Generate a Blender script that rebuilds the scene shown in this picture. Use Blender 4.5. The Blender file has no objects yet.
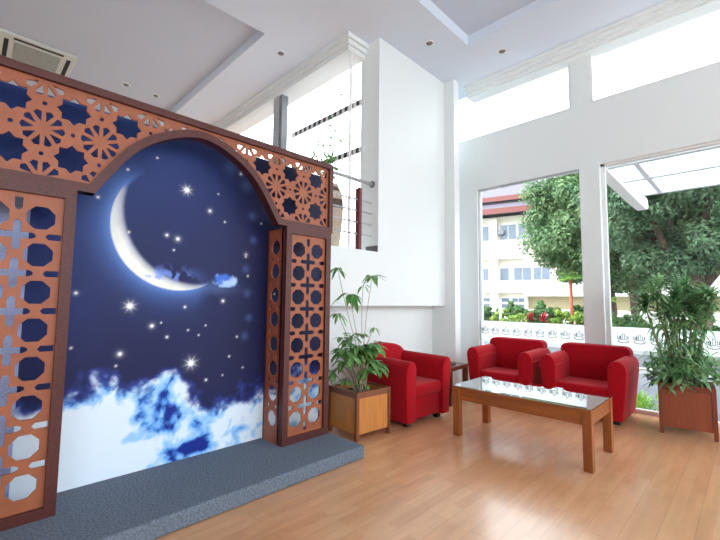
import bpy, bmesh, math, random
import numpy as np
from mathutils import Matrix, Vector

SC = bpy.context.scene
COL = SC.collection
PI = math.pi
R = math.radians

# ------------------------------------------------------------------ camera
cam_data = bpy.data.cameras.new('camera')
cam = bpy.data.objects.new('camera', cam_data)
COL.objects.link(cam)
YAW, PITCH, ROLL = R(45.09), R(4.47), R(0.628)
fw = Vector((-math.sin(YAW)*math.cos(PITCH), math.cos(YAW)*math.cos(PITCH), math.sin(PITCH)))
rt = Vector((math.cos(YAW), math.sin(YAW), 0))
up = rt.cross(fw)
r2 = rt*math.cos(ROLL) + up*math.sin(ROLL)
u2 = up*math.cos(ROLL) - rt*math.sin(ROLL)
cam.matrix_world = Matrix(((r2.x, u2.x, -fw.x, 0), (r2.y, u2.y, -fw.y, 0), (r2.z, u2.z, -fw.z, 1.25), (0, 0, 0, 1)))
cam_data.sensor_width = 36
cam_data.lens = 393/720*36
cam_data.clip_end = 300
SC.camera = cam

# ------------------------------------------------------------------ world, sun, exposure
world = bpy.data.worlds.new('sky'); SC.world = world
world.use_nodes = True
wn = world.node_tree.nodes; wl = world.node_tree.links
bg = wn['Background']
tcw = wn.new('ShaderNodeTexCoord'); sepw = wn.new('ShaderNodeSeparateXYZ')
rampw = wn.new('ShaderNodeValToRGB')
wl.new(tcw.outputs['Generated'], sepw.inputs[0]); wl.new(sepw.outputs['Z'], rampw.inputs[0])
rampw.color_ramp.elements[0].color = (.90, .975, 1, 1)
rampw.color_ramp.elements[1].color = (0.82, 0.93, 1, 1)
wl.new(rampw.outputs[0], bg.inputs['Color'])
bg.inputs['Strength'].default_value = 3.6
sun_d = bpy.data.lights.new('sun', 'SUN'); sun = bpy.data.objects.new('sun', sun_d); COL.objects.link(sun)
sun_d.energy = 1.8; sun_d.angle = R(6); sun_d.color = (1, .96, .88)
sun.rotation_euler = (R(28), R(-14), 0)
sun.location = (0, 0, 30)
SC.view_settings.view_transform = 'Standard'
SC.view_settings.look = 'None'
SC.view_settings.exposure = 0.64
SC.view_settings.gamma = 1
SC.view_settings.use_curve_mapping = False
SC.cycles.use_denoising = True
SC.cycles.max_bounces = 12
SC.cycles.diffuse_bounces = 6
SC.cycles.transparent_max_bounces = 24

# ------------------------------------------------------------------ materials
def lin(c):
    return tuple(((v/255)/12.92 if v/255 <= .04045 else ((v/255+.055)/1.055)**2.4) for v in c)

def mat(name, rgb, rough=.6, metal=0, spec=.5, var=0, scale=20, bump=0, bscale=60, coat=0, sheen=0, rvar=0):
    m = bpy.data.materials.new(name); m.use_nodes = True
    n, l = m.node_tree.nodes, m.node_tree.links
    b = n['Principled BSDF']
    c = lin(rgb)
    b.inputs['Base Color'].default_value = (*c, 1)
    b.inputs['Roughness'].default_value = rough
    b.inputs['Metallic'].default_value = metal
    b.inputs['Specular IOR Level'].default_value = spec
    b.inputs['Coat Weight'].default_value = coat
    b.inputs['Sheen Weight'].default_value = sheen
    if var or bump or rvar:
        tc = n.new('ShaderNodeTexCoord')
    if var:
        t = n.new('ShaderNodeTexNoise'); t.inputs['Scale'].default_value = scale; t.inputs['Detail'].default_value = 4
        l.new(tc.outputs['Object'], t.inputs['Vector'])
        r = n.new('ShaderNodeValToRGB')
        r.color_ramp.elements[0].position = .3; r.color_ramp.elements[1].position = .7
        r.color_ramp.elements[0].color = (*[max(0, v*(1-var)) for v in c], 1)
        r.color_ramp.elements[1].color = (*[min(1, v*(1+var)) for v in c], 1)
        l.new(t.outputs['Fac'], r.inputs[0]); l.new(r.outputs[0], b.inputs['Base Color'])
    if bump:
        t2 = n.new('ShaderNodeTexNoise'); t2.inputs['Scale'].default_value = bscale; t2.inputs['Detail'].default_value = 3
        l.new(tc.outputs['Object'], t2.inputs['Vector'])
        bp = n.new('ShaderNodeBump'); bp.inputs['Strength'].default_value = bump; bp.inputs['Distance'].default_value = .01
        l.new(t2.outputs['Fac'], bp.inputs['Height']); l.new(bp.outputs[0], b.inputs['Normal'])
    return m

def wood(name, rgb, rough=.4, axis=2, var=.25, coat=.1):
    m = mat(name, rgb, rough, coat=coat)
    n, l = m.node_tree.nodes, m.node_tree.links
    b = n['Principled BSDF']; c = lin(rgb)
    tc = n.new('ShaderNodeTexCoord'); mp = n.new('ShaderNodeMapping')
    s = [30, 30, 30]; s[axis] = 2.5
    mp.inputs['Scale'].default_value = s
    t = n.new('ShaderNodeTexNoise'); t.inputs['Scale'].default_value = 1; t.inputs['Detail'].default_value = 5
    r = n.new('ShaderNodeValToRGB')
    r.color_ramp.elements[0].position = .3; r.color_ramp.elements[1].position = .75
    r.color_ramp.elements[0].color = (*[v*(1-var) for v in c], 1)
    r.color_ramp.elements[1].color = (*[min(1, v*(1+var)) for v in c], 1)
    l.new(tc.outputs['Object'], mp.inputs[0]); l.new(mp.outputs[0], t.inputs['Vector'])
    l.new(t.outputs['Fac'], r.inputs[0]); l.new(r.outputs[0], b.inputs['Base Color'])
    return m

def floor_mat():
    m = mat('laminate_planks', (205, 152, 112), .3)
    n, l = m.node_tree.nodes, m.node_tree.links
    b = n['Principled BSDF']
    tc = n.new('ShaderNodeTexCoord'); sp = n.new('ShaderNodeSeparateXYZ'); cb = n.new('ShaderNodeCombineXYZ')
    l.new(tc.outputs['Object'], sp.inputs[0])
    l.new(sp.outputs['Y'], cb.inputs['X']); l.new(sp.outputs['X'], cb.inputs['Y'])
    def brick(w, h, c1, c2, mo, ms, off):
        br = n.new('ShaderNodeTexBrick')
        br.inputs['Scale'].default_value = 1
        br.inputs['Brick Width'].default_value = w; br.inputs['Row Height'].default_value = h
        br.inputs['Mortar Size'].default_value = ms; br.inputs['Mortar Smooth'].default_value = .3
        br.offset = off; br.offset_frequency = 2
        br.inputs['Color1'].default_value = (*c1, 1); br.inputs['Color2'].default_value = (*c2, 1); br.inputs['Mortar'].default_value = (*mo, 1)
        l.new(cb.outputs[0], br.inputs['Vector']); return br
    b1 = brick(.44, .0725, lin((220, 168, 126)), lin((210, 154, 112)), lin((215, 161, 119)), 0, .41)      # short strips
    b2 = brick(1.25, .145, (1, 1, 1), (.95, .94, .93), (.66, .62, .58), .0014, .37)                      # plank seams
    br = n.new('ShaderNodeMix'); br.data_type = 'RGBA'; br.blend_type = 'MULTIPLY'; br.inputs['Factor'].default_value = 1
    l.new(b1.outputs['Color'], br.inputs['A']); l.new(b2.outputs['Color'], br.inputs['B'])
    mp = n.new('ShaderNodeMapping'); mp.inputs['Scale'].default_value = (9, 1.3, 1)
    t = n.new('ShaderNodeTexNoise'); t.inputs['Scale'].default_value = 2.2; t.inputs['Detail'].default_value = 6
    l.new(tc.outputs['Object'], mp.inputs[0]); l.new(mp.outputs[0], t.inputs['Vector'])
    mx = n.new('ShaderNodeMix'); mx.data_type = 'RGBA'; mx.blend_type = 'MULTIPLY'
    mx.inputs['Factor'].default_value = .55
    rr = n.new('ShaderNodeValToRGB')
    rr.color_ramp.elements[0].position = .25; rr.color_ramp.elements[1].position = .75
    rr.color_ramp.elements[0].color = (.74, .70, .66, 1); rr.color_ramp.elements[1].color = (1.1, 1.1, 1.1, 1)
    l.new(t.outputs['Fac'], rr.inputs[0])
    l.new(br.outputs['Result'], mx.inputs['A']); l.new(rr.outputs[0], mx.inputs['B'])
    l.new(mx.outputs['Result'], b.inputs['Base Color'])
    b.inputs['Coat Weight'].default_value = .6; b.inputs['Coat Roughness'].default_value = .17
    return m

def glass_mat(name, tint=(1, 1, 1), boost=1.0):
    m = bpy.data.materials.new(name); m.use_nodes = True
    n, l = m.node_tree.nodes, m.node_tree.links
    n.remove(n['Principled BSDF'])
    tr = n.new('ShaderNodeBsdfTransparent'); tr.inputs[0].default_value = (*tint, 1)
    gl = n.new('ShaderNodeBsdfGlossy'); gl.inputs['Roughness'].default_value = .01
    fr = n.new('ShaderNodeFresnel'); fr.inputs['IOR'].default_value = 1.45
    ml = n.new('ShaderNodeMath'); ml.operation = 'MULTIPLY'; ml.inputs[1].default_value = boost; ml.use_clamp = True
    mx = n.new('ShaderNodeMixShader')
    ge = n.new('ShaderNodeNewGeometry'); iv = n.new('ShaderNodeMath'); iv.operation = 'SUBTRACT'; iv.inputs[0].default_value = 1
    m2 = n.new('ShaderNodeMath'); m2.operation = 'MULTIPLY'          # only the outer faces of the sheet mirror
    l.new(ge.outputs['Backfacing'], iv.inputs[1]); l.new(iv.outputs[0], m2.inputs[1])
    l.new(fr.outputs[0], ml.inputs[0]); l.new(ml.outputs[0], m2.inputs[0]); l.new(m2.outputs[0], mx.inputs[0])
    l.new(tr.outputs[0], mx.inputs[1]); l.new(gl.outputs[0], mx.inputs[2])
    l.new(mx.outputs[0], n['Material Output'].inputs[0])
    return m

def film_mat(name, rgb, trans, transl=.6):
    m = bpy.data.materials.new(name); m.use_nodes = True
    n, l = m.node_tree.nodes, m.node_tree.links
    n.remove(n['Principled BSDF'])
    tr = n.new('ShaderNodeBsdfTransparent')
    tl = n.new('ShaderNodeBsdfTranslucent'); tl.inputs[0].default_value = (*lin(rgb), 1)
    df = n.new('ShaderNodeBsdfDiffuse'); df.inputs[0].default_value = (*lin(rgb), 1)
    a = n.new('ShaderNodeMixShader'); a.inputs[0].default_value = transl
    l.new(df.outputs[0], a.inputs[1]); l.new(tl.outputs[0], a.inputs[2])
    b = n.new('ShaderNodeMixShader'); b.inputs[0].default_value = trans
    l.new(a.outputs[0], b.inputs[1]); l.new(tr.outputs[0], b.inputs[2])
    l.new(b.outputs[0], n['Material Output'].inputs[0])
    return m

def leaf_mat(name, c1, c2, scale=6, rough=.45, trans=.25):
    m = mat(name, c1, rough)
    n, l = m.node_tree.nodes, m.node_tree.links
    b = n['Principled BSDF']
    tc = n.new('ShaderNodeTexCoord'); t = n.new('ShaderNodeTexNoise')
    t.inputs['Scale'].default_value = scale; t.inputs['Detail'].default_value = 3
    r = n.new('ShaderNodeValToRGB'); r.color_ramp.elements[0].position = .35; r.color_ramp.elements[1].position = .65
    r.color_ramp.elements[0].color = (*lin(c1), 1); r.color_ramp.elements[1].color = (*lin(c2), 1)
    l.new(tc.outputs['Object'], t.inputs['Vector']); l.new(t.outputs['Fac'], r.inputs[0]); l.new(r.outputs[0], b.inputs['Base Color'])
    tl = n.new('ShaderNodeBsdfTranslucent'); l.new(r.outputs[0], tl.inputs[0])
    mx = n.new('ShaderNodeMixShader'); mx.inputs[0].default_value = trans
    l.new(b.outputs[0], mx.inputs[1]); l.new(tl.outputs[0], mx.inputs[2])
    l.new(mx.outputs[0], n['Material Output'].inputs[0])
    return m

M = {}
M['wall'] = mat('white_wall_paint', (232, 237, 238), .55, spec=.3, bump=.03, bscale=200)
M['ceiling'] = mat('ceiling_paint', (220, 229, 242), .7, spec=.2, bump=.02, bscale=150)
M['tray'] = mat('tray_grey', (204, 212, 226), .7, spec=.2)  # trays one step greyer than the flat ceiling
M['floor'] = floor_mat()
M['dark_tile'] = mat('dark_skirting_tile', (92, 92, 98), .5)
M['base_grey'] = mat('grey_skirting', (150, 140, 135), .5)
M['alu'] = mat('white_aluminium', (232, 232, 234), .4, metal=0, spec=.5)
M['grey_alu'] = mat('grey_aluminium', (120, 122, 128), .4, spec=.5)
M['mid_alu'] = mat('mid_grey_aluminium', (176, 178, 182), .4)
M['glass'] = glass_mat('window_glass')
M['table_glass'] = glass_mat('table_glass', (.88, .97, .94), 3.2)
M['film'] = film_mat('frosted_film', (250, 252, 253), .10, .85)
M['ink'] = mat('logo_grey', (52, 60, 74), .6)
M['carpet'] = mat('grey_carpet', (110, 119, 133), 1, spec=.1, var=.38, scale=90, bump=.6, bscale=260)
M['frame'] = mat('brown_gloss_paint', (80, 36, 32), .44, spec=.4, var=.25, scale=60, bump=.12, bscale=180)
M['lattice'] = mat('copper_orange_board', (152, 84, 54), .5, var=.1, scale=12)
M['lattice_edge'] = mat('rust_red_lattice', (158, 84, 58), .5, var=.12, scale=14)
M['screw'] = mat('dark_red_screw', (120, 44, 30), .5)
M['lav'] = mat('lavender_glitter_cloth', (150, 160, 200), .38, metal=.35, var=.35, scale=160, bump=.3, bscale=200)
M['red'] = mat('red_fabric', (166, 4, 24), .85, spec=.15, var=.1, scale=40, bump=.15, bscale=420, sheen=.08)
M['black'] = mat('black_plastic', (22, 20, 20), .5)
M['tablewood'] = wood('table_wood', (154, 84, 34), .35, 0, .22, .2)
M['legwood'] = wood('leg_wood', (150, 80, 32), .35, 2, .22, .2)
M['darkwood'] = wood('dark_table_wood', (84, 38, 26), .4, 0, .2, .1)
M['planterwood'] = wood('planter_plywood', (196, 126, 62), .45, 2, .16, .05)
M['planterpost'] = wood('planter_post_wood', (120, 66, 36), .4, 2, .2, .1)
M['redplanter'] = wood('red_brown_plywood', (142, 70, 40), .45, 2, .14, .05)
M['redpost'] = wood('red_brown_post', (124, 56, 34), .4, 2, .2, .1)
M['soil'] = mat('soil', (70, 58, 48), .95, var=.5, scale=40, bump=.8, bscale=50)
M['stem'] = mat('pale_stem', (176, 160, 136), .7, var=.2, scale=20)
M['twig'] = mat('grey_twig', (150, 140, 130), .7)
M['cane'] = mat('green_cane', (120, 130, 84), .6, var=.2, scale=20)
M['leafA'] = leaf_mat('ficus_leaf', (64, 122, 50), (132, 176, 104), 9, .35)
M['leafB'] = leaf_mat('dracaena_leaf', (74, 128, 78), (164, 202, 150), 9, .35, .42)
M['leafY'] = leaf_mat('light_leaf', (120, 170, 70), (160, 200, 90), 9, .4)
M['treeA'] = leaf_mat('tree_leaf', (72, 112, 68), (132, 160, 110), 1.1, .5, .3)
M['treeB'] = leaf_mat('dark_tree_leaf', (66, 102, 70), (122, 152, 114), 1.1, .5, .3)
M['hedge'] = leaf_mat('hedge_leaf', (120, 156, 64), (190, 206, 104), 2.0, .5, .3)
M['hedge_dark'] = leaf_mat('dark_hedge_leaf', (58, 104, 56), (110, 150, 84), 2.0, .5, .3)
M['cordyline'] = leaf_mat('red_leaf', (150, 26, 44), (190, 60, 70), 3, .4, .2)
M['trunk'] = mat('bark', (92, 74, 62), .9, var=.3, scale=6, bump=.5, bscale=20)
M['redtrunk'] = mat('red_palm_trunk', (176, 96, 70), .7, var=.15, scale=8)
M['chrome'] = mat('brushed_steel', (176, 178, 182), .25, metal=1)
M['rod'] = mat('satin_steel', (196, 198, 202), .35, metal=.35)
M['railpost'] = mat('dark_red_rail_post', (110, 42, 52), .4, spec=.5)
M['basket'] = mat('woven_basket', (196, 180, 160), .8, var=.2, scale=50, bump=.5, bscale=120)
M['basket_dark'] = mat('dark_basket_band', (96, 84, 78), .8, var=.2, scale=50)
M['cream'] = mat('cream_render', (226, 218, 200), .8, var=.04, scale=2)
M['white_render'] = mat('white_render', (240, 238, 232), .8)
M['beige'] = mat('beige_render', (190, 176, 140), .8)
M['rooftile'] = mat('grey_roof_tile', (88, 82, 94), .8, var=.14, scale=8)
M['fascia'] = mat('red_fascia', (116, 62, 58), .6)
M['darkglass'] = mat('dark_window_glass', (104, 116, 134), .15, spec=.6)
M['paving'] = mat('concrete_paving', (98, 101, 108), .85, var=.1, scale=1.3)
M['kerb'] = mat('pale_kerb', (170, 172, 174), .8)
M['cassette'] = mat('cassette_plastic', (214, 218, 212), .5)
M['filter'] = mat('grille_grey', (164, 170, 164), .7, var=.1, scale=40)
M['slot'] = mat('dark_slot', (30, 32, 32), .7)
M['lamp'] = mat('lamp_lens', (120, 122, 126), .2)
M['canopyglass'] = film_mat('white_canopy_glass', (236, 242, 242), .35, .8)

# ------------------------------------------------------------------ mesh helpers
class MB:
    """collects shapes, links them as ONE mesh object"""
    def __init__(s):
        s.bm = bmesh.new(); s.smooth = False
    def box(s, x0, x1, y0, y1, z0, z1, mi=0, bev=0, seg=2):
        vs = [s.bm.verts.new(p) for p in ((x0, y0, z0), (x1, y0, z0), (x1, y1, z0), (x0, y1, z0), (x0, y0, z1), (x1, y0, z1), (x1, y1, z1), (x0, y1, z1))]
        fs = []
        for q in ((0, 3, 2, 1), (4, 5, 6, 7), (0, 1, 5, 4), (1, 2, 6, 5), (2, 3, 7, 6), (3, 0, 4, 7)):
            f = s.bm.faces.new([vs[i] for i in q]); f.material_index = mi; fs.append(f)
        if bev:
            es = list({e for f in fs for e in f.edges})
            bmesh.ops.bevel(s.bm, geom=es, offset=bev, segments=seg, profile=.5, affect='EDGES')
        return s
    def prism(s, pts, a, b, axis='y', mi=0, bev=0, seg=3):
        """polygon pts in the two remaining axes, extruded along axis from a to b"""
        def P(u, v, w):
            return {'x': (w, u, v), 'y': (u, w, v), 'z': (u, v, w)}[axis]
        A = [s.bm.verts.new(P(u, v, a)) for u, v in pts]
        B = [s.bm.verts.new(P(u, v, b)) for u, v in pts]
        n = len(pts); fs = [s.bm.faces.new(A), s.bm.faces.new(B[::-1])]
        for i in range(n):
            fs.append(s.bm.faces.new((A[i], B[i], B[(i+1) % n], A[(i+1) % n])))
        for f in fs: f.material_index = mi
        bmesh.ops.recalc_face_normals(s.bm, faces=fs)
        if bev:
            es = list({e for f in fs for e in f.edges})
            bmesh.ops.bevel(s.bm, geom=es, offset=bev, segments=seg, profile=.5, affect='EDGES', clamp_overlap=True)
        return s
    def tube(s, pts, rad, n=8, mi=0, caps=True):
        pts = [Vector(p) for p in pts]
        rads = rad if isinstance(rad, (list, tuple)) else [rad]*len(pts)
        rings = []
        for i, p in enumerate(pts):
            t = (pts[min(i+1, len(pts)-1)] - pts[max(i-1, 0)]).normalized()
            a = t.cross(Vector((0, 0, 1)))
            if a.length < .05: a = t.cross(Vector((0, 1, 0)))
            a.normalize(); b = t.cross(a)
            rings.append([s.bm.verts.new(p + (a*math.cos(2*PI*k/n) + b*math.sin(2*PI*k/n))*rads[i]) for k in range(n)])
        for i in range(len(pts)-1):
            for k in range(n):
                f = s.bm.faces.new((rings[i][k], rings[i][(k+1) % n], rings[i+1][(k+1) % n], rings[i+1][k]))
                f.smooth = True; f.material_index = mi
        if caps:
            s.bm.faces.new(rings[0][::-1]).material_index = mi; s.bm.faces.new(rings[-1]).material_index = mi
        return s
    def lathe(s, prof, cx, cy, n=24, mi=None, cap=True):
        rings = [[s.bm.verts.new((cx + r*math.cos(2*PI*k/n), cy + r*math.sin(2*PI*k/n), z)) for k in range(n)] for r, z in prof]
        for i in range(len(prof)-1):
            for k in range(n):
                f = s.bm.faces.new((rings[i][k], rings[i][(k+1) % n], rings[i+1][(k+1) % n], rings[i+1][k]))
                f.smooth = True
                if mi: f.material_index = mi(i)
        if cap:
            s.bm.faces.new(rings[0][::-1]); s.bm.faces.new(rings[-1])
        return s
    def disc(s, c, r, nrm_axis, th, n=16, mi=0):
        pts = [(r*math.cos(2*PI*k/n), r*math.sin(2*PI*k/n)) for k in range(n)]
        cx, cy, cz = c
        off = {'x': (cy, cz, cx), 'y': (cx, cz, cy), 'z': (cx, cy, cz)}[nrm_axis]
        return s.prism([(off[0]+a, off[1]+b) for a, b in pts], off[2], off[2]+th, nrm_axis, mi)
    def shape(s, smooth):
        for f in s.bm.faces: f.smooth = smooth
        return s
    def build(s, name, mats, parent=None, smooth=None):
        if smooth is not None: s.shape(smooth)
        me = bpy.data.meshes.new(name)
        s.bm.to_mesh(me); s.bm.free()
        return link(name, me, mats, parent)

def link(name, me, mats, parent=None):
    o = bpy.data.objects.new(name, me)
    COL.objects.link(o)
    if not isinstance(mats, (list, tuple)): mats = [mats]
    if len(me.materials) == 0:
        for m in mats: me.materials.append(m)
    if parent: o.parent = parent
    return o

def mesh_np(name, verts, faces, mats, parent=None, smooth=False):
    me = bpy.data.meshes.new(name)
    me.from_pydata([tuple(v) for v in verts], [], faces)
    if smooth:
        for p in me.polygons: p.use_smooth = True
    return link(name, me, mats, parent)

def tag(o, label=None, cat=None, group=None, kind=None):
    if label: o['label'] = label
    if cat: o['category'] = cat
    if group: o['group'] = group
    if kind: o['kind'] = kind
    return o

def empty(name, loc=(0, 0, 0), rz=0, label=None, cat=None, group=None):
    o = bpy.data.objects.new(name, None); COL.objects.link(o)
    o.location = loc; o.rotation_euler = (0, 0, rz); o.empty_display_size = .1
    return tag(o, label, cat, group)

def struct(o): o['kind'] = 'structure'; return o

def copy_tree(o, parent=None):
    c = o.copy(); COL.objects.link(c); c.parent = parent
    for ch in list(o.children): copy_tree(ch, c)
    return c

def plate(outer, holes, th, mtx, name, mats, parent=None, extra=None):
    """flat board with holes: outline and hole polygons in (u, v), thickness th, placed by mtx"""
    cd = bpy.data.curves.new('outline', 'CURVE'); cd.dimensions = '2D'; cd.fill_mode = 'BOTH'; cd.extrude = th/2
    for poly in [outer] + holes:
        sp = cd.splines.new('POLY'); sp.points.add(len(poly)-1)
        for p, (a, b) in zip(sp.points, poly): p.co = (a, b, 0, 1)
        sp.use_cyclic_u = True
    tmp = bpy.data.objects.new('outline', cd); COL.objects.link(tmp)
    bpy.context.view_layer.update()
    dg = bpy.context.evaluated_depsgraph_get()
    me = bpy.data.meshes.new_from_object(tmp.evaluated_get(dg))
    bpy.data.objects.remove(tmp); bpy.data.curves.remove(cd)
    me.name = name
    if extra:                      # small flat discs on the face, second material
        bm = bmesh.new(); bm.from_mesh(me)
        for f in bm.faces: f.material_index = 0
        for (a, b, r) in extra:
            vs = [bm.verts.new((a + r*math.cos(k*PI/3), b + r*math.sin(k*PI/3), th/2 + .0008)) for k in range(6)]
            bm.faces.new(vs).material_index = 1
        bm.to_mesh(me); bm.free()
    me.transform(mtx)
    me.materials.clear()
    return link(name, me, mats, parent)

# ------------------------------------------------------------------ THE SETTING
CZ = 4.6                     # ceiling
GY = 5.5                     # room face of the window wall
# floor
m = MB(); m.box(-13, 5, -5, 5.62, -.12, 0); struct(m.build('floor', M['floor']))
# ceiling with two raised trays
m = MB()
xs = [-13, -4.22, -3.48, -2.5, 2.4, 5]
ys = [-5, -1.0, 2.46, 3.26, 4.45, 5.62]
for i in range(5):
    for j in range(5):
        cx, cy = (xs[i]+xs[i+1])/2, (ys[j]+ys[j+1])/2
        if cx < -3.48 and cy > 3.26: continue
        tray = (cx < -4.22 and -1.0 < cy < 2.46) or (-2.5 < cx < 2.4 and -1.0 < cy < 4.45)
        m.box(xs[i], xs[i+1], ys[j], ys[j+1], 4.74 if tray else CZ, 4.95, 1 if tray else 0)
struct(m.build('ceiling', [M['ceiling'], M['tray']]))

# window wall: jamb, columns, beam, upper columns
m = MB()
m.box(-3.45, -2.965, GY, 5.66, 0, 3.815)              # left jamb
m.box(-2.965, 5, GY, 5.66, 2.985, 3.815)              # beam
m.box(-1.515, -1.29, GY-.04, 5.66, 0, 3.0)            # column between the tall windows
m.box(1.55, 1.8, GY-.04, 5.66, 0, 3.0)
m.box(4.75, 5, GY, 5.66, 0, 4.95)
m.box(-1.60, -1.375, GY+.02, 5.66, 3.81, 4.62)        # short columns of the clerestory
m.box(1.55, 1.8, GY+.02, 5.66, 3.81, 4.62)
m.box(-3.46, -3.40, GY, 5.66, 3.81, 4.62)
struct(m.build('wall_back', M['wall']))
# stepped cornice over the clerestory
m = MB()
for k in range(3):
    m.box(-3.06, 5, 5.28+.045*k, 5.62, 4.56-.042*k, 4.605-.042*k + .001)
m.box(-3.06, 5, 5.40, 5.62, 4.455, 4.5)
struct(m.build('trim_1', M['wall']))
# stepped cornice round the glazed corner
m = MB()
for k in range(3):
    o = .03*k
    m.box(-13, -3.48+.066-o, 3.22-.066+o, 3.52, 4.54-.064*k, 4.601-.064*k)
struct(m.build('trim_2', M['wall']))

# left wall: overhanging upper wall, recessed lower wall, landing, pilaster
m = MB()
m.box(-3.54, -3.22, 3.516, 4.985, 1.19, CZ+.02)       # tall upper wall
m.box(-4.9, -3.22, 1.2, 3.516, 1.19, 1.80)            # landing body
m.box(-3.30, -3.22, 1.2, 3.516, 1.80, 1.845)          # low kerb of the landing
m.box(-3.62, -3.45, 1.2, 5.2, 0, 1.20)                # recessed lower wall
m.box(-3.62, -3.05, 4.985, 5.12, 0, CZ+.02)           # pilaster
m.box(-3.62, -3.38, 5.1, 5.66, 0, CZ+.02)
struct(m.build('wall_left', M['wall']))
m = MB()
m.box(-3.42, -3.305, 3.506, 3.516, 1.80, 1.925)
m.box(-3.305, -3.222, 3.506, 3.516, 1.845, 1.925)
struct(m.build('baseboard_landing', M['dark_tile']))
m = MB(); m.box(-3.45, -3.438, 1.2, 4.985, 0, .07); m.box(-3.45, -3.045, 4.975, 4.985, 0, .03); struct(m.build('baseboard_left', M['base_grey']))
# wall below the far glazing, unseen end walls
m = MB(); m.box(-13, -4.9, 3.26, 3.4, 0, 1.85); struct(m.build('wall_far', M['wall']))
m = MB(); m.box(-13.2, -13, -5, 3.4, 0, 4.95); struct(m.build('wall_end', M['wall']))
m = MB()
for y in (-5, -1.6, 1.9, 5.3): m.box(4.9, 5.1, y, y+.3, 0, 4.95)
m.box(4.9, 5.1, -5, 5.6, 4.3, 4.95); m.box(4.9, 5.1, -5, 5.6, 0, 1.3)  # unseen openings and high sill shaped to steer daylight in
struct(m.build('wall_right', M['wall']))
m = MB()
m.box(-13, 5, -5.2, -5, 0, 4.95)  # unseen, left solid to keep sky reflections off the window glass
struct(m.build('wall_front', M['wall']))

# ---- windows
def window(n, x0, x1, z0, z1, y=5.56, fr=.03, fm='alu', label=None):
    w = MB()
    w.box(x0, x0+fr, y-.03, y+.03, z0, z1); w.box(x1-fr, x1, y-.03, y+.03, z0, z1)
    w.box(x0, x1, y-.03, y+.03, z1-fr*.6, z1); w.box(x0, x1, y-.03, y+.03, z0, z0+fr)
    o = struct(w.build('window_%d' % n, M[fm]))
    p = MB(); p.box(x0+fr*.5, x1-fr*.5, y-.004, y+.004, z0+fr*.5, z1-fr*.3)
    p.build('pane', M['glass'], o)
    return o
w1 = window(1, -2.965, -1.515, .0, 2.985, fr=.012, fm='mid_alu')
w2 = window(2, -1.29, 1.55, .0, 2.985, fr=.045)
w3 = window(3, 1.8, 4.75, .0, 2.985)
window(4, -3.40, -1.60, 3.815, 4.62)
window(5, -1.375, 1.55, 3.815, 4.62)
window(6, 1.8, 4.75, 3.815, 4.62)

def logo(x, z, parent):
    """line emblem: open palm of bars over a bowl"""
    b = MB(); y = 5.547; t = .0028
    def stroke(pts, t=t):
        for (a, c), (d, e) in zip(pts[:-1], pts[1:]):
            dx, dz = d-a, e-c; L = math.hypot(dx, dz) or 1; nx, nz = -dz/L*t, dx/L*t
            ex, ez = dx/L*t*.6, dz/L*t*.6
            b.prism([(x+a-ex+nx, z+c-ez+nz), (x+d+ex+nx, z+e+ez+nz), (x+d+ex-nx, z+e+ez-nz), (x+a-ex-nx, z+c-ez-nz)], y-.0015, y, 'y')
    bowl = [(.054*math.cos(a), -.028 + .024*math.sin(a)) for a in [PI*1.0 + k*PI*1.0/9 for k in range(10)]]
    stroke(bowl, .0040)
    stroke([(-.052, -.027), (-.03, -.016), (0, -.013), (.032, -.016), (.053, -.027)])
    stroke([(-.056, .030), (-.056, -.004), (-.042, -.010)])
    stroke([(-.041, .020), (-.041, -.004)], .0045)
    stroke([(-.026, .030), (-.026, -.006)], .0055)
    stroke([(-.010, -.006), (-.010, .042), (-.004, .052), (.006, .053), (.014, .045), (.014, -.006)])
    stroke([(.030, .034), (.030, -.006)], .003)
    stroke([(.048, .028), (.050, .004), (.040, -.006)], .0042)
    return b.build('logo', M['ink'], parent)
for w, x0, x1, n, s in ((w1, -2.95, -1.525, 9, -2.885), (w2, -1.25, 1.51, 17, -1.125)):
    f = MB(); f.box(x0, x1, 5.548, 5.5525, .705, .972)
    fo = f.build('frosted_band', M['film'], w)
    for k in range(n): logo(s + k*.16, .838, fo)
# glazed corner of the landing
def far_window(n, x0, x1, e=.05):
    w = MB()
    w.box(x0, x0+.05, 3.26, 3.34, 1.8, 4.45); w.box(x1-e, x1, 3.26, 3.26+e*1.5, 1.8, 4.45)
    w.box(x0, x1, 3.27, 3.34, 1.8, 1.825)
    o = struct(w.build('window_%d' % n, M['alu']))
    p = MB(); p.box(x0+.03, x1-.03, 3.296, 3.304, 1.83, 4.45); p.build('pane', M['glass'], o)
    return o
far_window(7, -13, -9); far_window(8, -9, -5.16)
w9 = far_window(9, -5.1, -3.485, .012)
m = MB(); m.box(-5.22, -5.08, 3.24, 3.36, 1.8, 4.45); m.box(-5.07, -5.0, 3.25, 3.36, 1.8, 4.45, 1); struct(m.build('trim_3', [M['mid_alu'], M['grey_alu']]))
w10 = MB(); w10.box(-3.484, -3.474, 3.278, 3.29, 1.8, 4.45); w10.box(-3.488, -3.478, 3.36, 3.366, 1.8, 4.45)
w10 = struct(w10.build('window_10', M['alu']))
p = MB(); p.box(-3.49, -3.484, 3.29, 3.515, 1.81, 4.44); p.build('pane', M['glass'], w10)

# ------------------------------------------------------------------ OUTSIDE: ground
m = MB(); m.box(-70, 60, 3.6, 90, -.4, -.15); struct(m.build('ground', M['paving']))
m = MB(); m.box(-14, 12, 9.6, 9.85, -.15, -.05); struct(m.build('kerb_strip', M['kerb']))
m = MB(); m.box(-14, 12, 13.3, 13.5, -.15, .12); m.box(-14, 12, 13.5, 15.6, -.15, .06, 1); struct(m.build('planting_bed', [M['kerb'], M['soil']]))

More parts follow.
